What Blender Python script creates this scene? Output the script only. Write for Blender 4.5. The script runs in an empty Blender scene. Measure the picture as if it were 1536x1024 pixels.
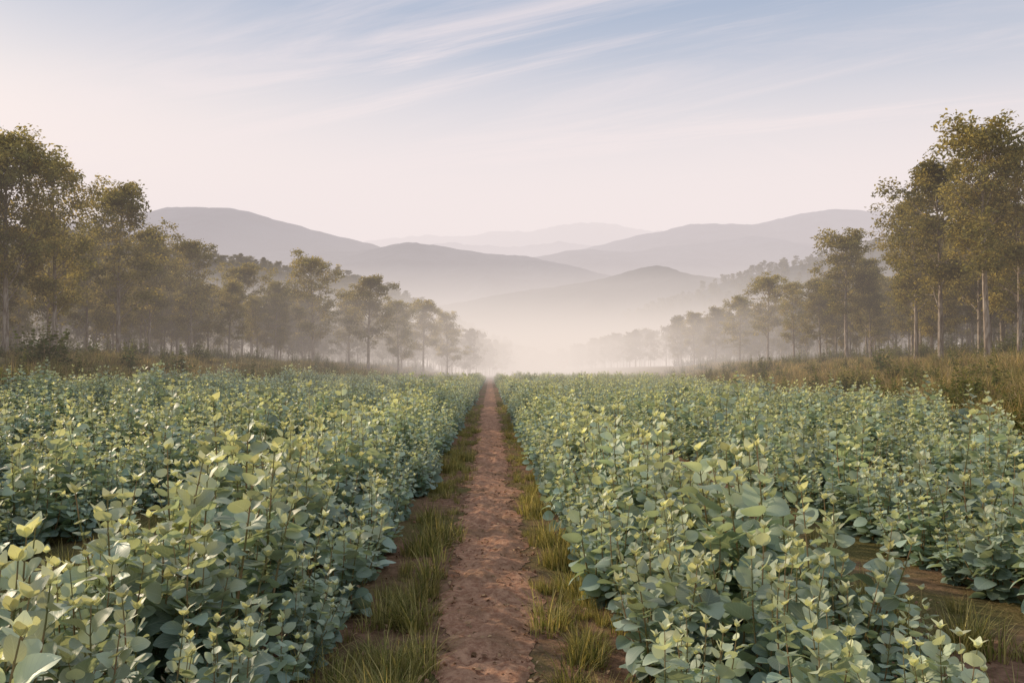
import bpy, math, random
import numpy as np
from mathutils import Vector, Matrix, noise, Euler
random.seed(7); rng = np.random.default_rng(7)
S = bpy.context.scene
S.view_settings.view_transform = 'Standard'
S.view_settings.look = 'None'
S.view_settings.exposure = 0
ROOT = S.collection
def link(o): ROOT.objects.link(o); return o
def sstep(a, b, x):
    t = min(1, max(0, (x-a)/(b-a))); return t*t*(3-2*t)

# ------------------------------------------------------------ materials
class NT:
    def __init__(s, tree): s.t = tree; s.n = tree.nodes; s.l = tree.links
    def add(s, kind, **kw):
        n = s.n.new(kind)
        for k, v in kw.items(): setattr(n, k, v)
        return n
    def link(s, a, b): s.l.new(a, b)
    def val(s, sock, v):
        if isinstance(v, bpy.types.NodeSocket): s.link(v, sock)
        elif v is not None: sock.default_value = v
    def math(s, op, a, b=None, clamp=False):
        n = s.add('ShaderNodeMath', operation=op, use_clamp=clamp)
        s.val(n.inputs[0], a); s.val(n.inputs[1], b); return n.outputs[0]
    def mix(s, f, a, b, mode='MIX'):
        n = s.add('ShaderNodeMix', data_type='RGBA', blend_type=mode)
        s.val(n.inputs[0], f); s.val(n.inputs[6], a); s.val(n.inputs[7], b); return n.outputs[2]
    def noise(s, vec, scale, detail=4, rough=.5, dist=0):
        n = s.add('ShaderNodeTexNoise'); n.inputs['Scale'].default_value = scale
        n.inputs['Detail'].default_value = detail; n.inputs['Roughness'].default_value = rough
        n.inputs['Distortion'].default_value = dist
        if vec is not None: s.link(vec, n.inputs['Vector'])
        return n.outputs[0]
    def mapr(s, v, a, b, c=0., d=1.):
        n = s.add('ShaderNodeMapRange'); n.interpolation_type = 'SMOOTHSTEP'
        s.link(v, n.inputs[0])
        for i, x in enumerate((a, b, c, d)): n.inputs[i+1].default_value = x
        return n.outputs[0]
def newmat(name):
    m = bpy.data.materials.new(name); m.use_nodes = True
    m.node_tree.nodes.clear(); t = NT(m.node_tree)
    t.out = t.add('ShaderNodeOutputMaterial'); return m, t
def c4(r, g, b): return (r, g, b, 1)

def leaf_material(name, old, young, trans=.3, rough=.5, spec=.4, veins=False, hue=(1.0, .9, .5), objvar=.25, simple=False, plantvar=False):
    m, t = newmat(name)
    at = t.add('ShaderNodeAttribute', attribute_name='leafdata')
    sep = t.add('ShaderNodeSeparateColor'); t.link(at.outputs['Color'], sep.inputs[0])
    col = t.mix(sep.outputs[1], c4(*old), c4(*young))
    v = t.math('MULTIPLY_ADD', sep.outputs[0], .75); v.node.inputs[2].default_value = .60
    if plantvar: src = sep.outputs[2]
    else: src = t.add('ShaderNodeObjectInfo').outputs['Random']
    v2 = t.math('MULTIPLY_ADD', src, objvar); v2.node.inputs[2].default_value = 1-objvar/2
    vv = t.math('MULTIPLY', v, v2)
    cmb = t.add('ShaderNodeCombineColor')
    for i in range(3): t.link(vv, cmb.inputs[i])
    col = t.mix(1.0, col, cmb.outputs[0], 'MULTIPLY')
    bumpn = None
    if veins:
        uv = t.add('ShaderNodeUVMap'); sx = t.add('ShaderNodeSeparateXYZ'); t.link(uv.outputs[0], sx.inputs[0])
        ay = t.math('ABSOLUTE', t.math('SUBTRACT', sx.outputs[1], .5))
        mid = t.mapr(ay, 0.0, .035, 1, 0)
        w = t.math('SINE', t.math('MULTIPLY', t.math('SUBTRACT', sx.outputs[0], t.math('MULTIPLY', ay, .8)), 48))
        w = t.mapr(w, .8, 1, 0, .5)
        ve = t.math('MAXIMUM', mid, w)
        col = t.mix(t.math('MULTIPLY', ve, .35), col, c4(.52, .58, .45))
        bumpn = t.add('ShaderNodeBump'); bumpn.inputs['Strength'].default_value = .35; bumpn.inputs['Distance'].default_value = .004
        t.link(ve, bumpn.inputs['Height'])
    if simple:
        p = t.add('ShaderNodeBsdfDiffuse'); t.link(col, p.inputs[0])
    else:
        p = t.add('ShaderNodeBsdfPrincipled')
        p.inputs['Roughness'].default_value = rough
        p.inputs['Specular IOR Level'].default_value = spec
        t.link(col, p.inputs['Base Color'])
    tr = t.add('ShaderNodeBsdfTranslucent')
    tc = t.mix(1.0, col, c4(*[h*1.5 for h in hue]), 'MULTIPLY'); t.link(tc, tr.inputs[0])
    if bumpn: t.link(bumpn.outputs[0], p.inputs['Normal'])
    mx = t.add('ShaderNodeMixShader'); mx.inputs[0].default_value = trans
    t.link(p.outputs[0], mx.inputs[1]); t.link(tr.outputs[0], mx.inputs[2])
    t.link(mx.outputs[0], t.out.inputs[0]); return m

OLD, YNG = (.270, .368, .305), (.60, .62, .40)
M_leaf = leaf_material('glaucous_leaf', OLD, YNG, .34, .48, .5, True, objvar=.35, plantvar=True)
M_leaf2 = leaf_material('glaucous_leaf_plain', OLD, YNG, .34, .5, .45, objvar=.35, plantvar=True)
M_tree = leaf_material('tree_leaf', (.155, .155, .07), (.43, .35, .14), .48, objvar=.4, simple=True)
M_far = leaf_material('far_tree_leaf', (.12, .12, .06), (.25, .21, .10), .4, objvar=.5, simple=True)
M_grass = leaf_material('grass_blade', (.13, .155, .05), (.46, .39, .18), .38, objvar=.6, simple=True, plantvar=True)
M_dry = leaf_material('dry_weed', (.19, .175, .075), (.56, .42, .24), .38, objvar=.6, simple=True, plantvar=True)
M_bush = leaf_material('bush_leaf', (.09, .12, .045), (.24, .24, .08), .35, objvar=.4, simple=True)
M_litter = leaf_material('leaf_litter', (.16, .09, .05), (.40, .27, .16), .1, simple=True)

def bark(name, a, b, sc=9):
    m, t = newmat(name)
    tc = t.add('ShaderNodeTexCoord'); mp = t.add('ShaderNodeMapping'); mp.inputs['Scale'].default_value = (1, 1, .18)
    t.link(tc.outputs['Object'], mp.inputs[0])
    n = t.noise(mp.outputs[0], sc, 3, .6)
    col = t.mix(t.mapr(n, .35, .65), c4(*a), c4(*b))
    p = t.add('ShaderNodeBsdfDiffuse'); t.link(col, p.inputs[0])
    t.link(p.outputs[0], t.out.inputs[0]); return m
M_bark = bark('pale_bark', (.17, .13, .10), (.40, .34, .28))
M_stem = bark('green_stem', (.16, .17, .07), (.30, .20, .11), 20)

def ground_mat():
    m, t = newmat('field_soil')
    g = t.add('ShaderNodeNewGeometry').outputs['Position']
    n1 = t.noise(g, .35, 3, .6); n2 = t.noise(g, 9, 6, .7); n3 = t.noise(g, 45, 3, .6)
    soil = t.mix(t.mapr(n2, .32, .68), c4(.15, .085, .055), c4(.32, .19, .125))
    green = t.mix(t.mapr(n3, .35, .65), c4(.08, .08, .03), c4(.20, .16, .07))
    col = t.mix(t.mapr(n1, .42, .62), soil, green)
    sx = t.add('ShaderNodeSeparateXYZ'); t.link(g, sx.inputs[0])
    scrub = t.mix(t.mapr(n1, .35, .65), c4(.14, .12, .06), c4(.28, .21, .11))
    f = t.mapr(sx.outputs[2], .25, 1.3)
    col = t.mix(f, col, scrub)
    f2 = t.mapr(sx.outputs[1], 170, 260)
    col = t.mix(f2, col, scrub)
    p = t.add('ShaderNodeBsdfDiffuse'); t.link(col, p.inputs[0])
    bp = t.add('ShaderNodeBump'); bp.inputs['Strength'].default_value = .8; bp.inputs['Distance'].default_value = .05
    t.link(t.math('ADD', n2, t.math('MULTIPLY', n3, .4)), bp.inputs['Height']); t.link(bp.outputs[0], p.inputs['Normal'])
    t.link(p.outputs[0], t.out.inputs[0]); return m
def path_mat():
    m, t = newmat('red_dirt')
    g = t.add('ShaderNodeNewGeometry').outputs['Position']
    n1 = t.noise(g, 1.6, 3, .6); n2 = t.noise(g, 14, 7, .7); n3 = t.noise(g, 90, 3, .6)
    col = t.mix(t.mapr(n2, .32, .68), c4(.27, .135, .085), c4(.53, .31, .20))
    col = t.mix(t.mapr(n1, .45, .68, 0, .6), col, c4(.19, .12, .07))
    col = t.mix(t.mapr(n3, .58, .72, 0, .5), col, c4(.58, .41, .30))
    v = t.add('ShaderNodeTexVoronoi'); v.inputs['Scale'].default_value = 22; t.link(g, v.inputs['Vector'])
    p = t.add('ShaderNodeBsdfDiffuse'); t.link(col, p.inputs[0])
    bp = t.add('ShaderNodeBump'); bp.inputs['Strength'].default_value = .9; bp.inputs['Distance'].default_value = .03
    h = t.math('ADD', n2, t.math('MULTIPLY', n3, .35)); h = t.math('ADD', h, t.math('MULTIPLY', v.outputs[0], -.25))
    t.link(h, bp.inputs['Height']); t.link(bp.outputs[0], p.inputs['Normal'])
    t.link(p.outputs[0], t.out.inputs[0]); return m
def hill_mat(name, a, b, sc):
    m, t = newmat(name)
    g = t.add('ShaderNodeNewGeometry').outputs['Position']
    n = t.noise(g, sc, 6, .65); n2 = t.noise(g, sc*.12, 3, .5)
    col = t.mix(t.mapr(n, .35, .65), c4(*a), c4(*b))
    col = t.mix(t.mapr(n2, .4, .7, 0, .5), col, c4(*[x*1.5 for x in b]))
    p = t.add('ShaderNodeBsdfDiffuse'); t.link(col, p.inputs[0])
    bp = t.add('ShaderNodeBump'); bp.inputs['Strength'].default_value = 1; bp.inputs['Distance'].default_value = .5/sc
    t.link(n, bp.inputs['Height']); t.link(bp.outputs[0], p.inputs['Normal'])
    t.link(p.outputs[0], t.out.inputs[0]); return m

# ------------------------------------------------------------ mesh accumulators
class Acc:
    def __init__(s): s.v = []; s.f = []; s.uv = []; s.d = []; s.m = []; s.n = 0
    def add(s, V, F, UV=None, data=(0.5, 0.5), mi=0):
        s.v.append(V); s.f.append(F+s.n); s.m.append(np.full(len(F), mi))
        s.uv.append(UV if UV is not None else np.zeros((len(V), 2)))
        s.d.append(np.tile(np.array([data[0], data[1], .5, 1.0]), (len(V), 1))); s.n += len(V)
    def bake(s):
        for k in ('v', 'f', 'uv', 'd', 'm'): setattr(s, k, [np.concatenate(getattr(s, k))])
        return s
    def merge(s, o, pos, rot, sc, scz):
        M = np.array(Euler(rot).to_matrix()); tone = random.random()
        s.v.append((o.v[0]*np.array([sc, sc, scz]))@M.T+np.array(pos)); s.f.append(o.f[0]+s.n); s.m.append(o.m[0])
        D = o.d[0].copy(); D[:, 2] = tone; s.uv.append(o.uv[0]); s.d.append(D); s.n += len(o.v[0])
    def mesh(s, name, mats, smooth=True):
        me = bpy.data.meshes.new(name)
        V = np.concatenate(s.v); F = np.concatenate(s.f); me.from_pydata(V.tolist(), [], F.tolist())
        for m in mats: me.materials.append(m)
        me.polygons.foreach_set('material_index', np.concatenate(s.m).astype(np.int32))
        if smooth: me.polygons.foreach_set('use_smooth', [True]*len(F))
        D = np.concatenate(s.d); a = me.attributes.new('leafdata', 'FLOAT_COLOR', 'POINT')
        a.data.foreach_set('color', D.astype(np.float32).ravel())
        UV = np.concatenate(s.uv); ul = me.uv_layers.new(name='UVMap')
        li = np.empty(len(me.loops), dtype=np.int32); me.loops.foreach_get('vertex_index', li)
        ul.data.foreach_set('uv', UV[li].astype(np.float32).ravel())
        me.update(); return me
def tube(acc, pts, rads, k=6, mi=0, data=(.5, .5)):
    pts = [Vector(p) for p in pts]; V = []
    for i, p in enumerate(pts):
        d = (pts[min(i+1, len(pts)-1)]-pts[max(i-1, 0)]).normalized()
        if abs(d.z) < .95: u = d.cross(Vector((0, 0, 1))).normalized()
        else: u = (Vector((1, 0, 0))-d*d.x).normalized()
        w = d.cross(u)
        for j in range(k):
            a = 2*math.pi*j/k; q = p+(u*math.cos(a)+w*math.sin(a))*rads[i]; V.append(q[:])
    F = [[i*k+j, i*k+(j+1) % k, (i+1)*k+(j+1) % k, (i+1)*k+j] for i in range(len(pts)-1) for j in range(k)]
    acc.add(np.array(V), np.array(F), None, data, mi)
def leaf_template(nl, nw, shape='round', fold=.22, curl=.25):
    V = []; UV = []
    for i in range(nl+1):
        t = i/nl
        if shape == 'round': w = .50*max(0, math.sin(math.pi*(t**.82)))**.56
        else: w = .2*max(0, math.sin(math.pi*(t**.75)))**.9
        if i == 0: w = .012
        if i == nl: w = .03
        for j in range(nw+1):
            y = -1+2*j/nw
            V.append((t, y*w, fold*abs(y)*w-curl*t*t+.02*math.sin(t*9+y*3)*abs(y))); UV.append((t, .5+.5*y))
    F = [[i*(nw+1)+j, (i+1)*(nw+1)+j, (i+1)*(nw+1)+j+1, i*(nw+1)+j+1] for i in range(nl) for j in range(nw)]
    return np.array(V), np.array(F), np.array(UV)
def frame(d, roll):
    d = d.normalized(); side = d.cross(Vector((0, 0, 1)))
    if side.length < 1e-3: side = Vector((1, 0, 0))
    side.normalize(); up = side.cross(d)
    s2 = side*math.cos(roll)+up*math.sin(roll); u2 = s2.cross(d)
    return np.array([d[:], s2[:], u2[:]])
def R(a, b): return random.uniform(a, b)

def shrub(lod, H=1.2, stems=8, lsz=.16, spread=.62):
    """multi-stemmed sapling with opposite round leaves"""
    A = Acc()
    if lod == 0: tm = [leaf_template(8, 4, curl=c, fold=f) for c, f in ((.1, .2), (.28, .35), (.0, .12), (.4, .1), (-.1, .28))]; tip = leaf_template(5, 2, 'l')
    elif lod == 1: tm = [leaf_template(4, 2, curl=c) for c in (.1, .3)]; tip = leaf_template(3, 2, 'l')
    else: tm = [leaf_template(2, 2, curl=.2)]; tip = leaf_template(2, 1, 'l')
    for s in range(stems):
        az = 2*math.pi*s/stems+R(-.4, .4); out = R(.15, 1)*spread if s else 0
        h = H*R(.60, 1.18)*(1-.3*out); b = Vector((math.cos(az)*.05, math.sin(az)*.05, 0))
        pts = []; n = 9; ph = R(0, 6); vig = R(.66, 1.3)
        for i in range(n):
            t = i/(n-1); r = out*(t**.62)*.62
            pts.append(Vector((b.x+math.cos(az)*r+.02*math.sin(ph+5*t), b.y+math.sin(az)*r+.02*math.cos(ph+4*t), h*t)))
        tube(A, pts, [.011*(1-.75*i/(n-1)) for i in range(n)], 5 if lod == 0 else 3, 1)
        sp = .072 if lod == 0 else (.076 if lod == 1 else .11)
        k = 1.38 if lod == 2 else 1.0
        nn = int(h*.93/sp); a0 = R(0, 6)
        for i in range(nn):
            t = (h*.05+i*sp)/h
            if t > .99: break
            x = t*(n-1); i0 = min(int(x), n-2); P = pts[i0].lerp(pts[i0+1], x-i0); T = (pts[i0+1]-pts[i0]).normalized()
            a0 += math.pi/2+R(-.35, .35)
            size = lsz*k*vig*(1.0-.62*max(0, (t-.5)/.5)**1.1)*R(.6, 1.22)
            for q in (0, math.pi):
                if random.random() < .08: continue
                a = a0+q+R(-.25, .25)
                el = math.radians(-20+42*t+35*max(0, t-.7)/.3+R(-28, 28))
                d = Vector((math.cos(a)*math.cos(el), math.sin(a)*math.cos(el), math.sin(el)))+T*.25
                V, F, UV = random.choice(tm); M = frame(d, R(-.8, .8))
                pet = size*.22
                W = (V*size*np.array([1, R(.85, 1.15), 1]))@M+np.array((P+d.normalized()*pet)[:])
                A.add(W, F, UV, (random.random(), min(1, max(0, (t-.4)/.58))**1.6*R(.6, 1)), 0)
                if lod == 0: tube(A, [P, P+d.normalized()*(pet+.01)], [.003, .002], 3, 1)
        P = pts[-1]
        for q in range(4 if lod < 2 else 2):
            a = a0+q*math.pi/2; el = math.radians(R(45, 78)); L = lsz*.5*R(.7, 1.2)*k
            d = Vector((math.cos(a)*math.cos(el), math.sin(a)*math.cos(el), math.sin(el)))
            V, F, UV = tip; W = (V*L*np.array([1, 1.6, 1]))@frame(d, R(-.3, .3))+np.array(P[:])
            A.add(W, F, UV, (random.random(), 1.0), 0)
    return A.bake()

def grass(n=70, L=.32, rad=.13, wid=.006, mi=0):
    A = Acc()
    for i in range(n):
        a = R(0, 2*math.pi); r = rad*math.sqrt(random.random()); b = Vector((math.cos(a)*r, math.sin(a)*r, -.01))
        a2 = a+R(-.9, .9); l = L*R(.35, 1.15); lean = R(.15, 1.15); w = wid*R(.6, 1.3)
        o = Vector((math.cos(a2), math.sin(a2), 0)); s = Vector((-o.y, o.x, 0)); V = []
        for k in range(4):
            t = k/3; c = b+o*(lean*l*t**1.8*.8)+Vector((0, 0, l*(t-.35*lean*t*t))); ww = w*(1-t*.92)
            V += [(c+s*ww)[:], (c-s*ww)[:]]
        F = [[2*k, 2*k+1, 2*k+3, 2*k+2] for k in range(3)]
        A.add(np.array(V), np.array(F), None, (random.random(), random.random()**1.3), mi)
    return A.bake()

def tree(H=14, leaves=62, lsize=.23, wide=1.0, kind=0, lmat=M_tree, low=.28, nb=28, tr=.17):
    A = Acc(); ph = R(0, 6); n = 14
    tp = [Vector((.25*math.sin(ph+2.2*i/n)*i/n, .25*math.cos(ph+1.7*i/n)*i/n, H*.96*i/(n-1))) for i in range(n)]
    tp = [p-Vector((tp[0].x, tp[0].y, 0)) for p in tp]; tp[0].z = -.5
    tube(A, tp, [(tr*(1-.85*i/(n-1))+(.06 if i == 0 else 0)) for i in range(n)], 7, 1)
    def on(t):
        x = t*(n-1); i0 = min(int(x), n-2); return tp[i0].lerp(tp[i0+1], x-i0)
    clumps = []
    az = R(0, 6)
    for b in range(nb):
        f = low+(.97-low)*(b/(nb-1))**.85+R(-.03, .03); f = min(f, .98)
        az += 2.4+R(-.6, .6)
        u = max(0, (f-low)/(1-low))
        prof = math.sin(math.pi*min(1, u*.80+.22))**.8 if kind == 0 else (.35+.65*math.sin(math.pi*min(1, .1+u*.95)))
        L = H*wide*(.07+.16*prof)*R(.55, 1.3)
        if u > .85: L *= .8
        el = math.radians(R(28, 52)+22*u)
        P = on(f); d = Vector((math.cos(az)*math.cos(el), math.sin(az)*math.cos(el), math.sin(el))); pts = [P]
        for k in range(5):
            d = (d+Vector((R(-.15, .15), R(-.15, .15), R(-.02, .16)))).normalized(); P = P+d*L/5; pts.append(P)
        r0 = .06*(1-.5*f); tube(A, pts, [r0*(1-.8*k/5) for k in range(6)], 4, 1)
        clumps.append((pts[-1], R(.5, .85)))
        for k in range(2, 6):
            for q in range(2):
                a = az+R(-1.6, 1.6); e = R(-.1, 1.2); l = L*R(.2, .4)+.15
                dd = Vector((math.cos(a)*math.cos(e), math.sin(a)*math.cos(e), math.sin(e)))
                E = pts[k]+dd*l
                tube(A, [pts[k], pts[k]+dd*l*.5+Vector((0, 0, -.04)), E], [r0*.4, r0*.3, r0*.12], 3, 1)
                if random.random() < .82: clumps.append((E, R(.3, .76)))
    clumps.append((tp[-1], .6))
    T = np.array([(0, 0, 0), (.5, .25, .04), (1, 0, -.1), (.5, -.25, .04)]); TF = np.array([[0, 1, 2, 3]])
    sc = H/14
    for c, r in clumps:
        m = int(leaves*(r/.6)**2); tone = R(0, .8)
        for i in range(m):
            v = Vector(rng.normal(size=3)); v.normalize(); rr = r*sc*R(.12, 1.15)**.7
            off = Vector((v.x*rr, v.y*rr, v.z*rr*.75)); a = R(0, 6.28); el = R(-1.2, .7)
            d = Vector((math.cos(a)*math.cos(el), math.sin(a)*math.cos(el), math.sin(el)))
            W = (T*lsize*R(.6, 1.3))@frame(d, R(-1.5, 1.5))+np.array((c+off)[:])
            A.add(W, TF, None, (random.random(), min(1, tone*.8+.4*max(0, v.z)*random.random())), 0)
    return A.mesh('tree_mesh', [lmat, M_bark], smooth=False)

# ------------------------------------------------------------ terrain
def xl(y): return -21.5+.10*(min(max(y, 20), 170)-35)
def xr(y): return 12.5+.12*min(max(y, 0), 170)
def terr(x, y):
    z = 0.0
    if x < -6: z += .75*sstep(-7, -20, x)*(1-sstep(90, 160, y)*.6)
    e = xl(y); z += 2.1*sstep(e+1, e-11, x)
    e = xr(y); z += 2.6*sstep(e-1, e+15, x)
    a = abs(x)
    if a > 35: z += (a-35)*.03*(1 if a < 400 else 400/a*1.0)
    if a > 6 or y > 180: z += .22*sstep(6, 14, max(a, (y-180)))*noise.noise(Vector((x*.09, y*.09, 3)))*(1 if a < 60 else 2)
    return z
def axis(*segs):
    out = []
    for a, b, st in segs: out += list(np.arange(a, b, st))
    out.append(segs[-1][1]); return out
gx = axis((-12000, -2000, 1000), (-2000, -400, 200), (-400, -60, 20), (-60, 60, .8), (60, 400, 20), (400, 2000, 200), (2000, 12000, 1000))
gy = axis((-200, -20, 20), (-20, 200, 1.), (200, 500, 12), (500, 2000, 100), (2000, 14000, 1000))
V = [(x, y, terr(x, y)) for y in gy for x in gx]; nx = len(gx)
F = [(j*nx+i, j*nx+i+1, (j+1)*nx+i+1, (j+1)*nx+i) for j in range(len(gy)-1) for i in range(nx-1)]
me = bpy.data.meshes.new('ground'); me.from_pydata(V, [], F); me.materials.append(ground_mat())
me.polygons.foreach_set('use_smooth', [True]*len(F)); link(bpy.data.objects.new('ground', me))

# dirt path
py = axis((-1, 14, .05), (14, 40, .2), (40, 175, 1.)); pu = np.linspace(-1, 1, 25); V = []
for y in py:
    wl = .38+.20*noise.noise(Vector((y*.8, 0, 0)))+.15*noise.noise(Vector((y*3, 0, 0)))+.09*noise.noise(Vector((y*9, 0, 0)))
    wr = .38+.20*noise.noise(Vector((y*.8, 9, 0)))+.15*noise.noise(Vector((y*3, 9, 0)))+.09*noise.noise(Vector((y*9, 9, 0)))
    c = .09*noise.noise(Vector((y*.3, 4, 0)))
    for u in pu:
        x = c+(u*wl if u < 0 else u*wr); e = 1-abs(u)**3
        z = .006+e*(.026+.07*noise.noise(Vector((x*3, y*3, 1)))+.035*noise.noise(Vector((x*11, y*11, 1)))+.02*noise.noise(Vector((x*2, y*.5, 7))))
        V.append((x, y, max(.005, z)))
n = len(pu); F = [(j*n+i, j*n+i+1, (j+1)*n+i+1, (j+1)*n+i) for j in range(len(py)-1) for i in range(n-1)]
me = bpy.data.meshes.new('dirt_path'); me.from_pydata(V, [], F); me.materials.append(path_mat())
me.polygons.foreach_set('use_smooth', [True]*len(F)); link(bpy.data.objects.new('dirt_path', me))

# ------------------------------------------------------------ scatter helper (geometry nodes)
def make_coll(name, meshes):
    c = bpy.data.collections.new(name)
    for i, m in enumerate(meshes): c.objects.link(bpy.data.objects.new('%s_%02d' % (name, i), m))
    return c
def scatter(name, items, coll, nvar):
    """items: (x,y,z, rx,ry,rz, s, sz)"""
    me = bpy.data.meshes.new(name); me.from_pydata([i[:3] for i in items], [], [])
    a = me.attributes.new('rot', 'FLOAT_VECTOR', 'POINT'); a.data.foreach_set('vector', np.array([i[3:6] for i in items], dtype=np.float32).ravel())
    a = me.attributes.new('scl', 'FLOAT_VECTOR', 'POINT'); a.data.foreach_set('vector', np.array([(i[6], i[6], i[7]) for i in items], dtype=np.float32).ravel())
    a = me.attributes.new('idx', 'INT', 'POINT'); a.data.foreach_set('value', np.array([random.randrange(nvar) for i in items], dtype=np.int32))
    o = link(bpy.data.objects.new(name, me))
    ng = bpy.data.node_groups.new(name, 'GeometryNodeTree')
    ng.interface.new_socket('Geometry', in_out='INPUT', socket_type='NodeSocketGeometry')
    ng.interface.new_socket('Geometry', in_out='OUTPUT', socket_type='NodeSocketGeometry')
    N = ng.nodes; gi = N.new('NodeGroupInput'); go = N.new('NodeGroupOutput')
    ip = N.new('GeometryNodeInstanceOnPoints'); ci = N.new('GeometryNodeCollectionInfo')
    ci.inputs['Collection'].default_value = coll; ci.inputs['Separate Children'].default_value = True; ci.inputs['Reset Children'].default_value = True
    def na(nm, ty):
        q = N.new('GeometryNodeInputNamedAttribute'); q.data_type = ty; q.inputs[0].default_value = nm
        return q.outputs['Attribute']
    er = N.new('FunctionNodeEulerToRotation'); L = ng.links.new
    L(na('rot', 'FLOAT_VECTOR'), er.inputs[0]); L(er.outputs[0], ip.inputs['Rotation'])
    L(na('scl', 'FLOAT_VECTOR'), ip.inputs['Scale']); L(na('idx', 'INT'), ip.inputs['Instance Index'])
    ip.inputs['Pick Instance'].default_value = True
    L(gi.outputs[0], ip.inputs['Points']); L(ci.outputs[0], ip.inputs['Instance']); L(ip.outputs[0], go.inputs[0])
    md = o.modifiers.new('scatter', 'NODES'); md.node_group = ng
    return o

# ------------------------------------------------------------ crop rows
S0 = [shrub(0, stems=int(R(7, 10)), lsz=R(.145, .195)) for i in range(10)]
S1 = [shrub(1, stems=8, lsz=R(.145, .18)) for i in range(8)]
S2 = [shrub(2, stems=7, lsz=.155) for i in range(8)]
LN = ((-.50, .72), (0, 1.10), (.50, .72))
LL = ((-.62, .78), (-.15, 1.05), (.38, .96), (.92, .66))
LR = ((-.66, .68), (-.15, .98), (.32, .98), (.58, .72))
def chunk(src, lines, length):
    A = Acc()
    for off, hs in lines:
        y = R(0, .4)
        while y < length:
            s = hs*R(.72, 1.18); A.merge(random.choice(src), (off+R(-.12, .12), y-length/2, 0), (R(-.12, .12), R(-.12, .12), R(0, 6.28)), s*R(.95, 1.1), s)
            y += R(.48, .72) if length < 5 else R(.55, .85)
    return A.mesh('row_segment', [M_leaf2, M_stem])
rows = [-2.15, 1.75]
x = -2.3
while x > -24: x -= 3.2; rows.append(x)
x = 1.85
while x < 34: x += 3.15; rows.append(x)
# nearest stretch: plant by plant, in one mesh per row
for rx in rows:
    lines = LL if rx == -2.15 else LR if rx == 1.75 else LN
    A = Acc(); cnt = 0
    for off, hs in lines:
        y = 2.2+R(0, .3)
        if rx == 1.75: y = 3.7+R(0, .3)
        while y < 9.4:
            x = rx+off+R(-.12, .12)
            if y > abs(x)*.95-2.5 and xl(y)+.3 < x < xr(y)-.3:
                s = hs*R(.72, 1.18)*(1+.2*noise.noise(Vector((x*.5, y*.45, 0))))
                if rx == 1.75 and y < 4.6: s *= .82
                A.merge(random.choice(S0), (x, y, terr(x, y)), (R(-.12, .12), R(-.12, .12), R(0, 6.28)), s*R(.95, 1.1), s); cnt += 1
            y += R(.48, .72)
    if cnt: link(bpy.data.objects.new('eucalyptus_sapling_row', A.mesh('sapling_row', [M_leaf, M_stem])))
def segs(y0, y1, st):
    out = {0: [], 1: [], 2: []}
    for rx in rows:
        k = 0 if rx == -2.15 else 1 if rx == 1.75 else 2
        y = y0
        while y < y1:
            yc = y+st/2
            if xl(yc)+.8 < rx < xr(yc)-.8 and yc > abs(rx)*.95-4:
                z0, z1 = terr(rx, yc-st/2), terr(rx, yc+st/2)
                fl = math.pi if (k == 2 and random.random() < .5) else 0
                pitch = math.atan2(z1-z0, st)*(-1 if fl else 1)
                out[k].append((rx+R(-.06, .06), yc, (z0+z1)/2, pitch, 0, fl+R(-.02, .02), R(.97, 1.04), R(.90, 1.1)))
            y += st
    return out
for (y0, y1, st, src, nv, nm) in ((9.4, 33.4, 3., S1, 6, 'mid'), (33.4, 171, 6., S2, 5, 'far')):
    sg = segs(y0, y1, st)
    for k, lines in ((0, LL), (1, LR), (2, LN)):
        nv_ = 4 if k < 2 else nv
        C = make_coll('row_%s_%d' % (nm, k), [chunk(src, lines, st) for i in range(nv_)])
        scatter('eucalyptus_sapling_row', sg[k], C, nv_)

# ------------------------------------------------------------ grass, litter, clods
G0 = [grass(n_, L, r_) for n_, L, r_ in ((40, .2, .11), (55, .3, .13), (75, .42, .14), (45, .26, .13), (30, .36, .1))]
A = Acc()
def tuft(x, y, z, t, s): A.merge(random.choice(G0), (x, y, z), (R(-t, t), R(-t, t), R(0, 6.28)), s, s*R(.8, 1.1))
for i in range(170):
    y = 3.2+45*random.random()**1.9; side = random.choice((-1, 1)); cx0 = side*R(.5, .95); big = R(.35, 1.2)
    for k in range(random.randrange(2, 7)):
        x = cx0+random.gauss(0, .12); yy = y+random.gauss(0, .16)
        if abs(x) < .32: continue
        tuft(x, yy, 0, .15, big*R(.5, 1.05))
for i in range(850):
    y = 3+40*random.random()**1.7; x = random.choice((-1, 1))*(.30+.6*random.random()**.8)
    if noise.noise(Vector((x*1.5, y*1.2, 6))) < .03: continue
    tuft(x, y, 0, .1, R(.2, .5))
for (cx0, cy0, rr, n_) in ((-.9, 4.6, .32, 17), (-.75, 6.3, .22, 12), (.66, 4.2, .22, 16), (.64, 5.6, .16, 10), (-.72, 8.8, .2, 11), (.66, 8.2, .16, 9), (-1.2, 3.9, .35, 12)):
    for k in range(n_): tuft(cx0+random.gauss(0, rr*.5), cy0+random.gauss(0, rr), 0, .2, R(.5, 1.25))
for rx in rows:
    if abs(rx) > 9: continue
    g = rx+1.5 if rx > 0 else rx-1.6
    for i in range(260):
        y = 3+16*random.random()**1.4; x = g+random.gauss(0, .36)
        if noise.noise(Vector((x*1.3, y*1.3, 2))) < -.02: continue
        tuft(x, y, terr(x, y), .1, R(.4, 1.1))
link(bpy.data.objects.new('grass', A.mesh('grass', [M_grass])))

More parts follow.
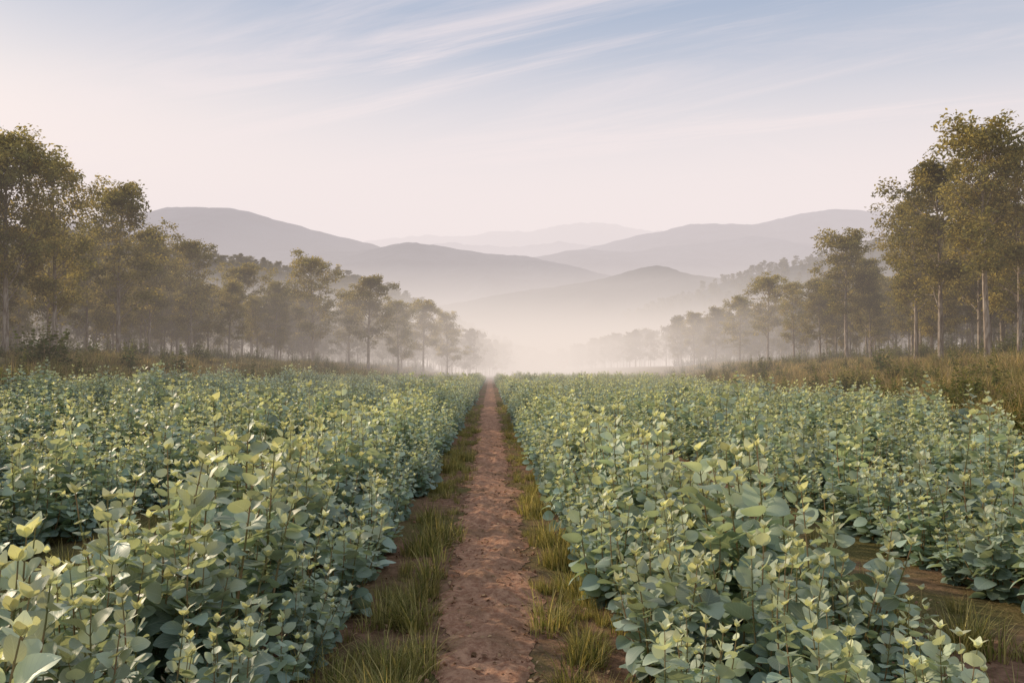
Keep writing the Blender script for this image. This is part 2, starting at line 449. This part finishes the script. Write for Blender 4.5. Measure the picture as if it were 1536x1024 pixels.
def clod():
    import bmesh
    bm = bmesh.new(); bmesh.ops.create_icosphere(bm, subdivisions=2, radius=1); s = R(0, 50)
    for v in bm.verts: v.co *= 1+.4*noise.noise(v.co*1.3+Vector((s, 0, 0))); v.co.z *= .6
    m = bpy.data.meshes.new('clod'); bm.to_mesh(m); bm.free(); m.materials.append(bpy.data.materials['red_dirt']); return m
CC = make_coll('soil_clod', [clod() for i in range(5)])
items = []
for i in range(2600):
    y = 2+26*random.random()**1.7; x = random.choice((-1, 1))*abs(random.gauss(.25, .2)) if random.random() < .7 else R(-1, 1)
    if random.random() < .12: x = 3.2+R(-.5, .5)
    s = .005+.018*random.random()**3; items.append((x, y, .014, R(0, 3), R(0, 3), R(0, 6), s, s))
scatter('soil_clods', items, CC, 5)
def litter():
    A = Acc(); V, F, UV = leaf_template(4, 2, 'l', fold=.5, curl=.3)
    A.add(V*.06*np.array([1, 1.6, 1]), F, UV, (random.random(), random.random())); return A.mesh('litter', [M_litter])
CL = make_coll('fallen_leaf', [litter() for i in range(5)])
items = []
for i in range(2600):
    y = 2.5+22*random.random()**1.5; x = random.gauss(0, .6) if random.random() < .75 else 3.2+R(-.6, .6)
    s = R(.3, 1.0); items.append((x, y, .035, R(-.4, .4), R(-.3, .5), R(0, 6.28), s, s))
scatter('fallen_leaves', items, CL, 5)

# ------------------------------------------------------------ bank vegetation
GW = [grass(40, L, .35, .017, 0) for L in (.7, .9, .6)]+[grass(40, .6, .35, .017, 1)]
def patch():
    A = Acc()
    for i in range(16): s = R(.4, 1.3); A.merge(random.choice(GW), (R(-1.1, 1.1), R(-1.1, 1.1), 0), (0, 0, R(0, 6.28)), s*1.2, s)
    return A.mesh('weed_patch', [M_dry, M_grass])
CW = make_coll('weed_patch', [patch() for i in range(5)])
def bush():
    a = shrub(1, H=1.5, stems=13, lsz=.12, spread=1.2); A = Acc(); A.merge(a, (0, 0, 0), (0, 0, 0), 1, 1); return A.mesh('bush', [M_bush, M_stem])
CB = make_coll('bush', [bush() for i in range(4)])
wi, bi = [], []
for i in range(1700):
    y = 22+150*random.random()**1.4; side = random.choice((-1, 1)); d = .8+26*random.random()**1.3
    x = xl(y)-d if side < 0 else xr(y)+d
    nn = noise.noise(Vector((x*.2, y*.2, 8))); s = R(.7, 1.2)*(1+.5*nn)
    wi.append((x, y, terr(x, y)-.05, 0, 0, R(0, 6.28), 1.1, s))
for i in range(1500):
    y = 22+150*random.random()**1.4; side = random.choice((-1, 1)); d = 26*random.random()**1.3
    x = xl(y)-d if side < 0 else xr(y)+d
    nn = noise.noise(Vector((x*.2, y*.2, 8)))
    if nn > -.05: s = R(.4, 1.1)*(1+nn); bi.append((x, y, terr(x, y)-.1, 0, 0, R(0, 6.28), s*1.1, s))
for i in range(1300):
    y = 45+170*random.random(); left = random.random() < .5; d = 2+45*random.random()
    x = (-33+max(0, (y-100)*.2))-d if left else 33+min(14, max(0, (y-50)*.17))+d
    s = R(.8, 2.0); bi.append((x, y, terr(x, y)-.1, 0, 0, R(0, 6.28), s*1.3, s))
scatter('meadow_weeds', wi, CW, 5); scatter('understory_bushes', bi, CB, 4)
bm_ = [o.data for o in CB.objects]
for (x, y, s) in ((-26.2, 47.5, 2.3), (-27.0, 48.6, 2.0), (-25.0, 56, 1.6), (-17.8, 60, 1.4), (21.5, 52, 1.3)):
    o = link(bpy.data.objects.new('bush', random.choice(bm_))); o.location = (x, y, terr(x, y)-.1); o.scale = (s*1.05, s*1.05, s); o.rotation_euler[2] = R(0, 6)

# ------------------------------------------------------------ trees
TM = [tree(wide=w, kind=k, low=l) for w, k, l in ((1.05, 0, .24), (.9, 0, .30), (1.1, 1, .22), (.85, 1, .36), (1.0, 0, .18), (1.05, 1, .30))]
def put(x, y, h, v, w=1.0):
    o = link(bpy.data.objects.new('eucalyptus_tree', TM[v])); o.location = (x, y, terr(x, y)-.1)
    s = h/14; o.scale = (s*w, s*w, s); o.rotation_euler[2] = R(0, 6.28)
for a in ((-31.7, 53, 14.8, 0, 1.15), (-30.2, 56, 13.2, 2, 1.1), (-35.5, 55, 15, 4), (-33.2, 52, 14.6, 1), (-32.2, 70, 15.2, 0, 1.2), (-35, 64, 11.5, 4), (-36, 85, 13.8, 1, 1.15), (-34.5, 93, 13.6, 2, 1.2),
          (-31.5, 97, 9.6, 4, 1.3), (-36.5, 118, 14.4, 5, 1.35), (-33.4, 126, 13.2, 0, 1.25), (-25.4, 115, 14.8, 2, 1.4), (-22.3, 127, 12, 4, 1.3), (-18.2, 120, 14.4, 1, 1.45), (-15, 131, 12, 2, 1.3),
          (-12.5, 150, 14.2, 3, 1.4), (-8.6, 160, 13.3, 4, 1.4), (-28.5, 122, 11, 4, 1.3), (-30, 112, 9.5, 2, 1.3), (-20.5, 135, 11, 0, 1.3), (-16, 145, 11, 2, 1.4),
          (31.8, 50, 15.2, 3, 1.2), (32.4, 56.5, 14.4, 1, 1.2), (35.8, 66, 13.8, 5, 1.1), (34.5, 51, 13.6, 2), (37.5, 60, 13.5, 4, 1.1), (39.9, 88, 14.4, 3, 1.45), (46, 96, 12.8, 1, 1.1), (43.6, 104, 11, 4, 1.2),
          (43.2, 112, 11.2, 2, 1.2), (44, 125, 13.8, 5, 1.35), (44.2, 140, 12.2, 0, 1.3), (47, 165, 11.8, 4, 1.3), (47.7, 185, 12.6, 1, 1.4), (40.5, 72, 12.8, 0, 1.1), (43, 80, 12.5, 2, 1.1)): put(*a)
FM = [tree(leaves=24, lsize=.42, wide=w, kind=k, lmat=M_far, low=l, nb=20) for w, k, l in ((1.0, 0, .2), (.9, 1, .18), (1.15, 0, .12))]
CT = make_coll('forest_tree', TM[:6]); CF = make_coll('far_forest_tree', FM)
fn, ff = [], []
for i in range(760):
    y = 44+165*random.random(); d = 3+60*random.random()**1.2
    left = random.random() < .5
    if left: x = (-34 if y < 100 else -27+(y-115)*.22 if y < 170 else -14)-d
    else: x = 33+min(14, max(0, (y-50)*.17))+d
    h = R(7.5, 12); (fn if (d < 18 and y < 120) else ff).append((x, y, terr(x, y)-.2, 0, 0, R(0, 6.28), h/14*R(1.0, 1.3), h/14))
for i in range(800):
    y = 200+330*random.random(); left = random.random() < .5; d = 70*random.random()**1.3
    if left: x = (-6+(y-200)*.10)-d
    else: x = 48-(y-200)*.055+d
    h = R(9.5, 14)*(1-.1*sstep(200, 500, y)); ff.append((x, y, terr(x, y)-.2, 0, 0, R(0, 6.28), h/14*R(1, 1.3), h/14))

# ------------------------------------------------------------ hills and mountains
def ridge(name, D, k, prof, depth, mat, rough, seed, res=240, clothe=0):
    xs = [p[0] for p in prof]; zs = [p[1] for p in prof]; X0, X1 = xs[0], xs[-1]
    U = np.linspace(X0, X1, res); Zc = np.interp(U, xs, zs)
    ker = np.hanning(9); ker /= ker.sum(); Zp = np.pad(Zc, 4, mode='edge'); Zc = np.convolve(Zp, ker, 'valid')
    nv = 48; V = []
    hts = np.zeros((nv+1, res))
    for j in range(nv+1):
        v = j/nv*1.6-1
        for i in range(res):
            x = U[i]*k; y = D+v*depth
            fall = (1-abs(v)**1.15) if v < 0 else 1-(v/.6)**1.5
            z = Zc[i]*k*fall
            g = noise.fractal(Vector((x/depth*3.2+seed, y/depth*2.2, seed)), .8, 2.1, 6)
            sp = abs(noise.noise(Vector((x/depth*4.5+seed*2, y/depth*1.2, seed))))
            z += rough*k*(g-2.6*(sp-.25)*min(1, abs(v)*2))*(.4+.7*min(1, abs(v)*2.5))*(1 if v > -.95 else 0)
            z2 = noise.fractal(Vector((x/depth*30+seed, y/depth*30, seed)), .9, 2.2, 4); z += rough*k*.17*z2
            V.append((x, y, z-2)); hts[j, i] = z-2
    F = [(j*res+i, j*res+i+1, (j+1)*res+i+1, (j+1)*res+i) for j in range(nv) for i in range(res-1)]
    m = bpy.data.meshes.new(name); m.from_pydata(V, [], F); m.materials.append(mat)
    m.polygons.foreach_set('use_smooth', [True]*len(F)); link(bpy.data.objects.new(name, m))
    for q in range(clothe):
        i = random.randrange(res); j = int((R(0, 1)**.6)*33)
        if hts[j, i] < 1: continue
        s = R(.5, .95); ff.append((V[j*res+i][0]+R(-3, 3), V[j*res+i][1]+R(-6, 6), hts[j, i]-2, 0, 0, R(0, 6), s*1.5, s))
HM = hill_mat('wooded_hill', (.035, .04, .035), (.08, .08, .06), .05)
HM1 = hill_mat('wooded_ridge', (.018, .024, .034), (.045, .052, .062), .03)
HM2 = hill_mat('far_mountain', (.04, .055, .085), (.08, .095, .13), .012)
ridge('hillside', 560, .5, [(-1100, 215), (-735, 205), (-495, 178), (-405, 158), (-305, 142), (-195, 128), (-115, 103), (-60, 70), (0, 40), (90, 0)], 230, HM, 7, 3, clothe=1500)
ridge('hillside', 860, .72, [(60, 0), (150, 50), (220, 88), (300, 115), (365, 143), (465, 165), (605, 200), (665, 210), (850, 225), (1100, 235)], 330, HM, 8, 11, clothe=1500)
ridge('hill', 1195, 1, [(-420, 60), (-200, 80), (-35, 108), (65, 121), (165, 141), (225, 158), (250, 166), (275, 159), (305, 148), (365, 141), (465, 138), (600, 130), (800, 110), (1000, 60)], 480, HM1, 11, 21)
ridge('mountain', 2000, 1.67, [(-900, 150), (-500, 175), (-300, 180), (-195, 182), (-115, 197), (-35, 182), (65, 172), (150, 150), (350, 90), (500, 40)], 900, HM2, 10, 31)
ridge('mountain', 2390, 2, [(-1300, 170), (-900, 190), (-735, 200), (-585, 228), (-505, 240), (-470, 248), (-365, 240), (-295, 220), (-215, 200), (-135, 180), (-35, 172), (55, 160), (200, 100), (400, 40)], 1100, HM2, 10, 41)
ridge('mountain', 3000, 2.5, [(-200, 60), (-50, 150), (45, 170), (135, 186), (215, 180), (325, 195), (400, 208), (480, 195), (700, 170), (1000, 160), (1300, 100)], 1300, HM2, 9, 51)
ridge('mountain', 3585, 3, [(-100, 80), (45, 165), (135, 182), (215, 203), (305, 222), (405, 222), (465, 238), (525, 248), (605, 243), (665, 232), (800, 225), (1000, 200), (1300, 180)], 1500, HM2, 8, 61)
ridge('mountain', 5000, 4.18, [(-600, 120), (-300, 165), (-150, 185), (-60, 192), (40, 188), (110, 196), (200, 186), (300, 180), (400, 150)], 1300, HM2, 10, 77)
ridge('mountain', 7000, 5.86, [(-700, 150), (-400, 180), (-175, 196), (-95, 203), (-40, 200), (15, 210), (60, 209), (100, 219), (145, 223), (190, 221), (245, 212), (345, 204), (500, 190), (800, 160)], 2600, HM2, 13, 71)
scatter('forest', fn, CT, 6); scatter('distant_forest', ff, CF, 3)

# ------------------------------------------------------------ mist (absorbing boxes in the valley, own glow added in place of scattered light)
def mist(name, e, y0, z1, dens, col):
    x0, x1, y1, z0 = -9000-e, 9000+e, 11000+e, -5-e*.05
    V = [(x, y, z) for z in (z0, z1) for y in (y0, y1) for x in (x0, x1)]
    F = [(0, 2, 3, 1), (4, 5, 7, 6), (0, 1, 5, 4), (2, 6, 7, 3), (0, 4, 6, 2), (1, 3, 7, 5)]
    me = bpy.data.meshes.new(name); me.from_pydata(V, [], F)
    m, t = newmat(name)
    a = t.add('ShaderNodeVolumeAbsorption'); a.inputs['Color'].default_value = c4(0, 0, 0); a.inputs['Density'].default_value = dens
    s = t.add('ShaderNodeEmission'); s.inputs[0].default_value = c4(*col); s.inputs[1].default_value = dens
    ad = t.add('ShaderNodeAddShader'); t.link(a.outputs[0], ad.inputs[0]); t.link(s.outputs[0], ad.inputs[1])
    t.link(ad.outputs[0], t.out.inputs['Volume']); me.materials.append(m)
    return link(bpy.data.objects.new(name, me))
mist('glowing_valley_mist', 0, 25, 14, .0019, (.84, .70, .61))
mist('glowing_valley_mist', 10, 108, 12, .0060, (.90, .78, .70))
mist('glowing_valley_mist', 20, 210, 30, .0055, (.90, .80, .74))
mist('glowing_valley_mist', 30, 440, 125, .00070, (.92, .82, .78))
mist('glowing_valley_mist', 50, 600, 700, .00033, (.88, .79, .81))
mist('glowing_valley_mist', 60, 4200, 1700, .0004, (.96, .86, .82))

# ------------------------------------------------------------ sun and sky
SUN_EL, SUN_AZ = math.radians(22), math.radians(-54)
sd = Vector((math.sin(SUN_AZ)*math.cos(SUN_EL), math.cos(SUN_AZ)*math.cos(SUN_EL), math.sin(SUN_EL)))
L = bpy.data.lights.new('sun', 'SUN'); L.energy = 5; L.angle = math.radians(1.0); L.color = (1, .82, .60)
so = link(bpy.data.objects.new('sun', L)); so.rotation_euler = sd.to_track_quat('Z', 'Y').to_euler(); so.location = (-40, 20, 60)
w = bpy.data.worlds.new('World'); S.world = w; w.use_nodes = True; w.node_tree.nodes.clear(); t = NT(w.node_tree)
out = t.add('ShaderNodeOutputWorld')
sky = t.add('ShaderNodeTexSky', sky_type='NISHITA'); sky.sun_disc = False; sky.sun_elevation = SUN_EL; sky.sun_rotation = SUN_AZ % (2*math.pi)
sky.dust_density = 2; sky.air_density = 1.0
b1 = t.add('ShaderNodeBackground'); b1.inputs[1].default_value = .10; t.link(sky.outputs[0], b1.inputs[0])
tc = t.add('ShaderNodeTexCoord'); dirv = tc.outputs['Generated']
sp = t.add('ShaderNodeSeparateXYZ'); t.link(dirv, sp.inputs[0])
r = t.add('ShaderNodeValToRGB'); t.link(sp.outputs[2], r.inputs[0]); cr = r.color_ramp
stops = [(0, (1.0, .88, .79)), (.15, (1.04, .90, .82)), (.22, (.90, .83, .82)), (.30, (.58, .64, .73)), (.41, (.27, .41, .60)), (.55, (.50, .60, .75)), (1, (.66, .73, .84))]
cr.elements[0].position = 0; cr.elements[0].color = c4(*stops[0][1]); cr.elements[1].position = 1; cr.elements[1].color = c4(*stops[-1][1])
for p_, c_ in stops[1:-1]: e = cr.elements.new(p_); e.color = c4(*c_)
vm = t.add('ShaderNodeVectorMath', operation='DOT_PRODUCT'); t.link(dirv, vm.inputs[0]); vm.inputs[1].default_value = sd[:]
glow = t.math('MULTIPLY', t.mapr(vm.outputs['Value'], .64, 1.0), t.mapr(sp.outputs[2], .18, .40, 1, .15))
col = t.mix(t.math('MULTIPLY', glow, .95), r.outputs[0], c4(1.25, 1.04, .87))
# cirrus: project the direction on a high plane, stretch along one axis
inv = t.math('DIVIDE', 1.0, t.math('MAXIMUM', sp.outputs[2], .03))
cx = t.math('MULTIPLY', sp.outputs[0], inv); cy = t.math('MULTIPLY', sp.outputs[1], inv)
cb = t.add('ShaderNodeCombineXYZ'); t.link(cx, cb.inputs[0]); t.link(cy, cb.inputs[1])
def cirrus(ang, sc, loc, lo, hi, n0lo):
    vr = t.add('ShaderNodeVectorRotate'); vr.rotation_type = 'Z_AXIS'; vr.inputs['Angle'].default_value = math.radians(ang); t.link(cb.outputs[0], vr.inputs['Vector'])
    mp = t.add('ShaderNodeMapping'); mp.inputs['Scale'].default_value = sc; mp.inputs['Location'].default_value = loc
    t.link(vr.outputs[0], mp.inputs[0])
    n1 = t.noise(mp.outputs[0], 1.35, 8, .64, 1.2); n0 = t.noise(mp.outputs[0], .55, 1, .5)
    return t.math('MULTIPLY', t.mapr(n1, lo, hi), t.mapr(n0, n0lo, n0lo+.22))
cl = t.math('MAXIMUM', cirrus(30, (.26, 1.15, 1), (3.1, 1.7, 0), .44, .72, .38), cirrus(-26, (.28, 1.0, 1), (7.4, 4.2, 0), .47, .74, .44))
fade = t.mapr(sp.outputs[2], .08, .2)
cl = t.math('MULTIPLY', t.math('MULTIPLY', cl, fade), .8)
col = t.mix(cl, col, c4(1.0, .87, .86))
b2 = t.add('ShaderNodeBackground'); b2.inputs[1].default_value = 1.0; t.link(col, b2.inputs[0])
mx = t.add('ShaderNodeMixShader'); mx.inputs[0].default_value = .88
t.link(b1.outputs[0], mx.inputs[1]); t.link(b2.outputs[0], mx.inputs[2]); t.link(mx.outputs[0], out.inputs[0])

# ------------------------------------------------------------ camera
cd = bpy.data.cameras.new('camera'); cam = link(bpy.data.objects.new('camera', cd)); S.camera = cam
cd.lens = 28; cd.sensor_width = 36; cd.clip_end = 30000; cd.clip_start = .05
cam.location = (0, 0, 2.0)
cam.rotation_euler = Euler((math.radians(90+2.06), 0, math.radians(-1.58)), 'XYZ')
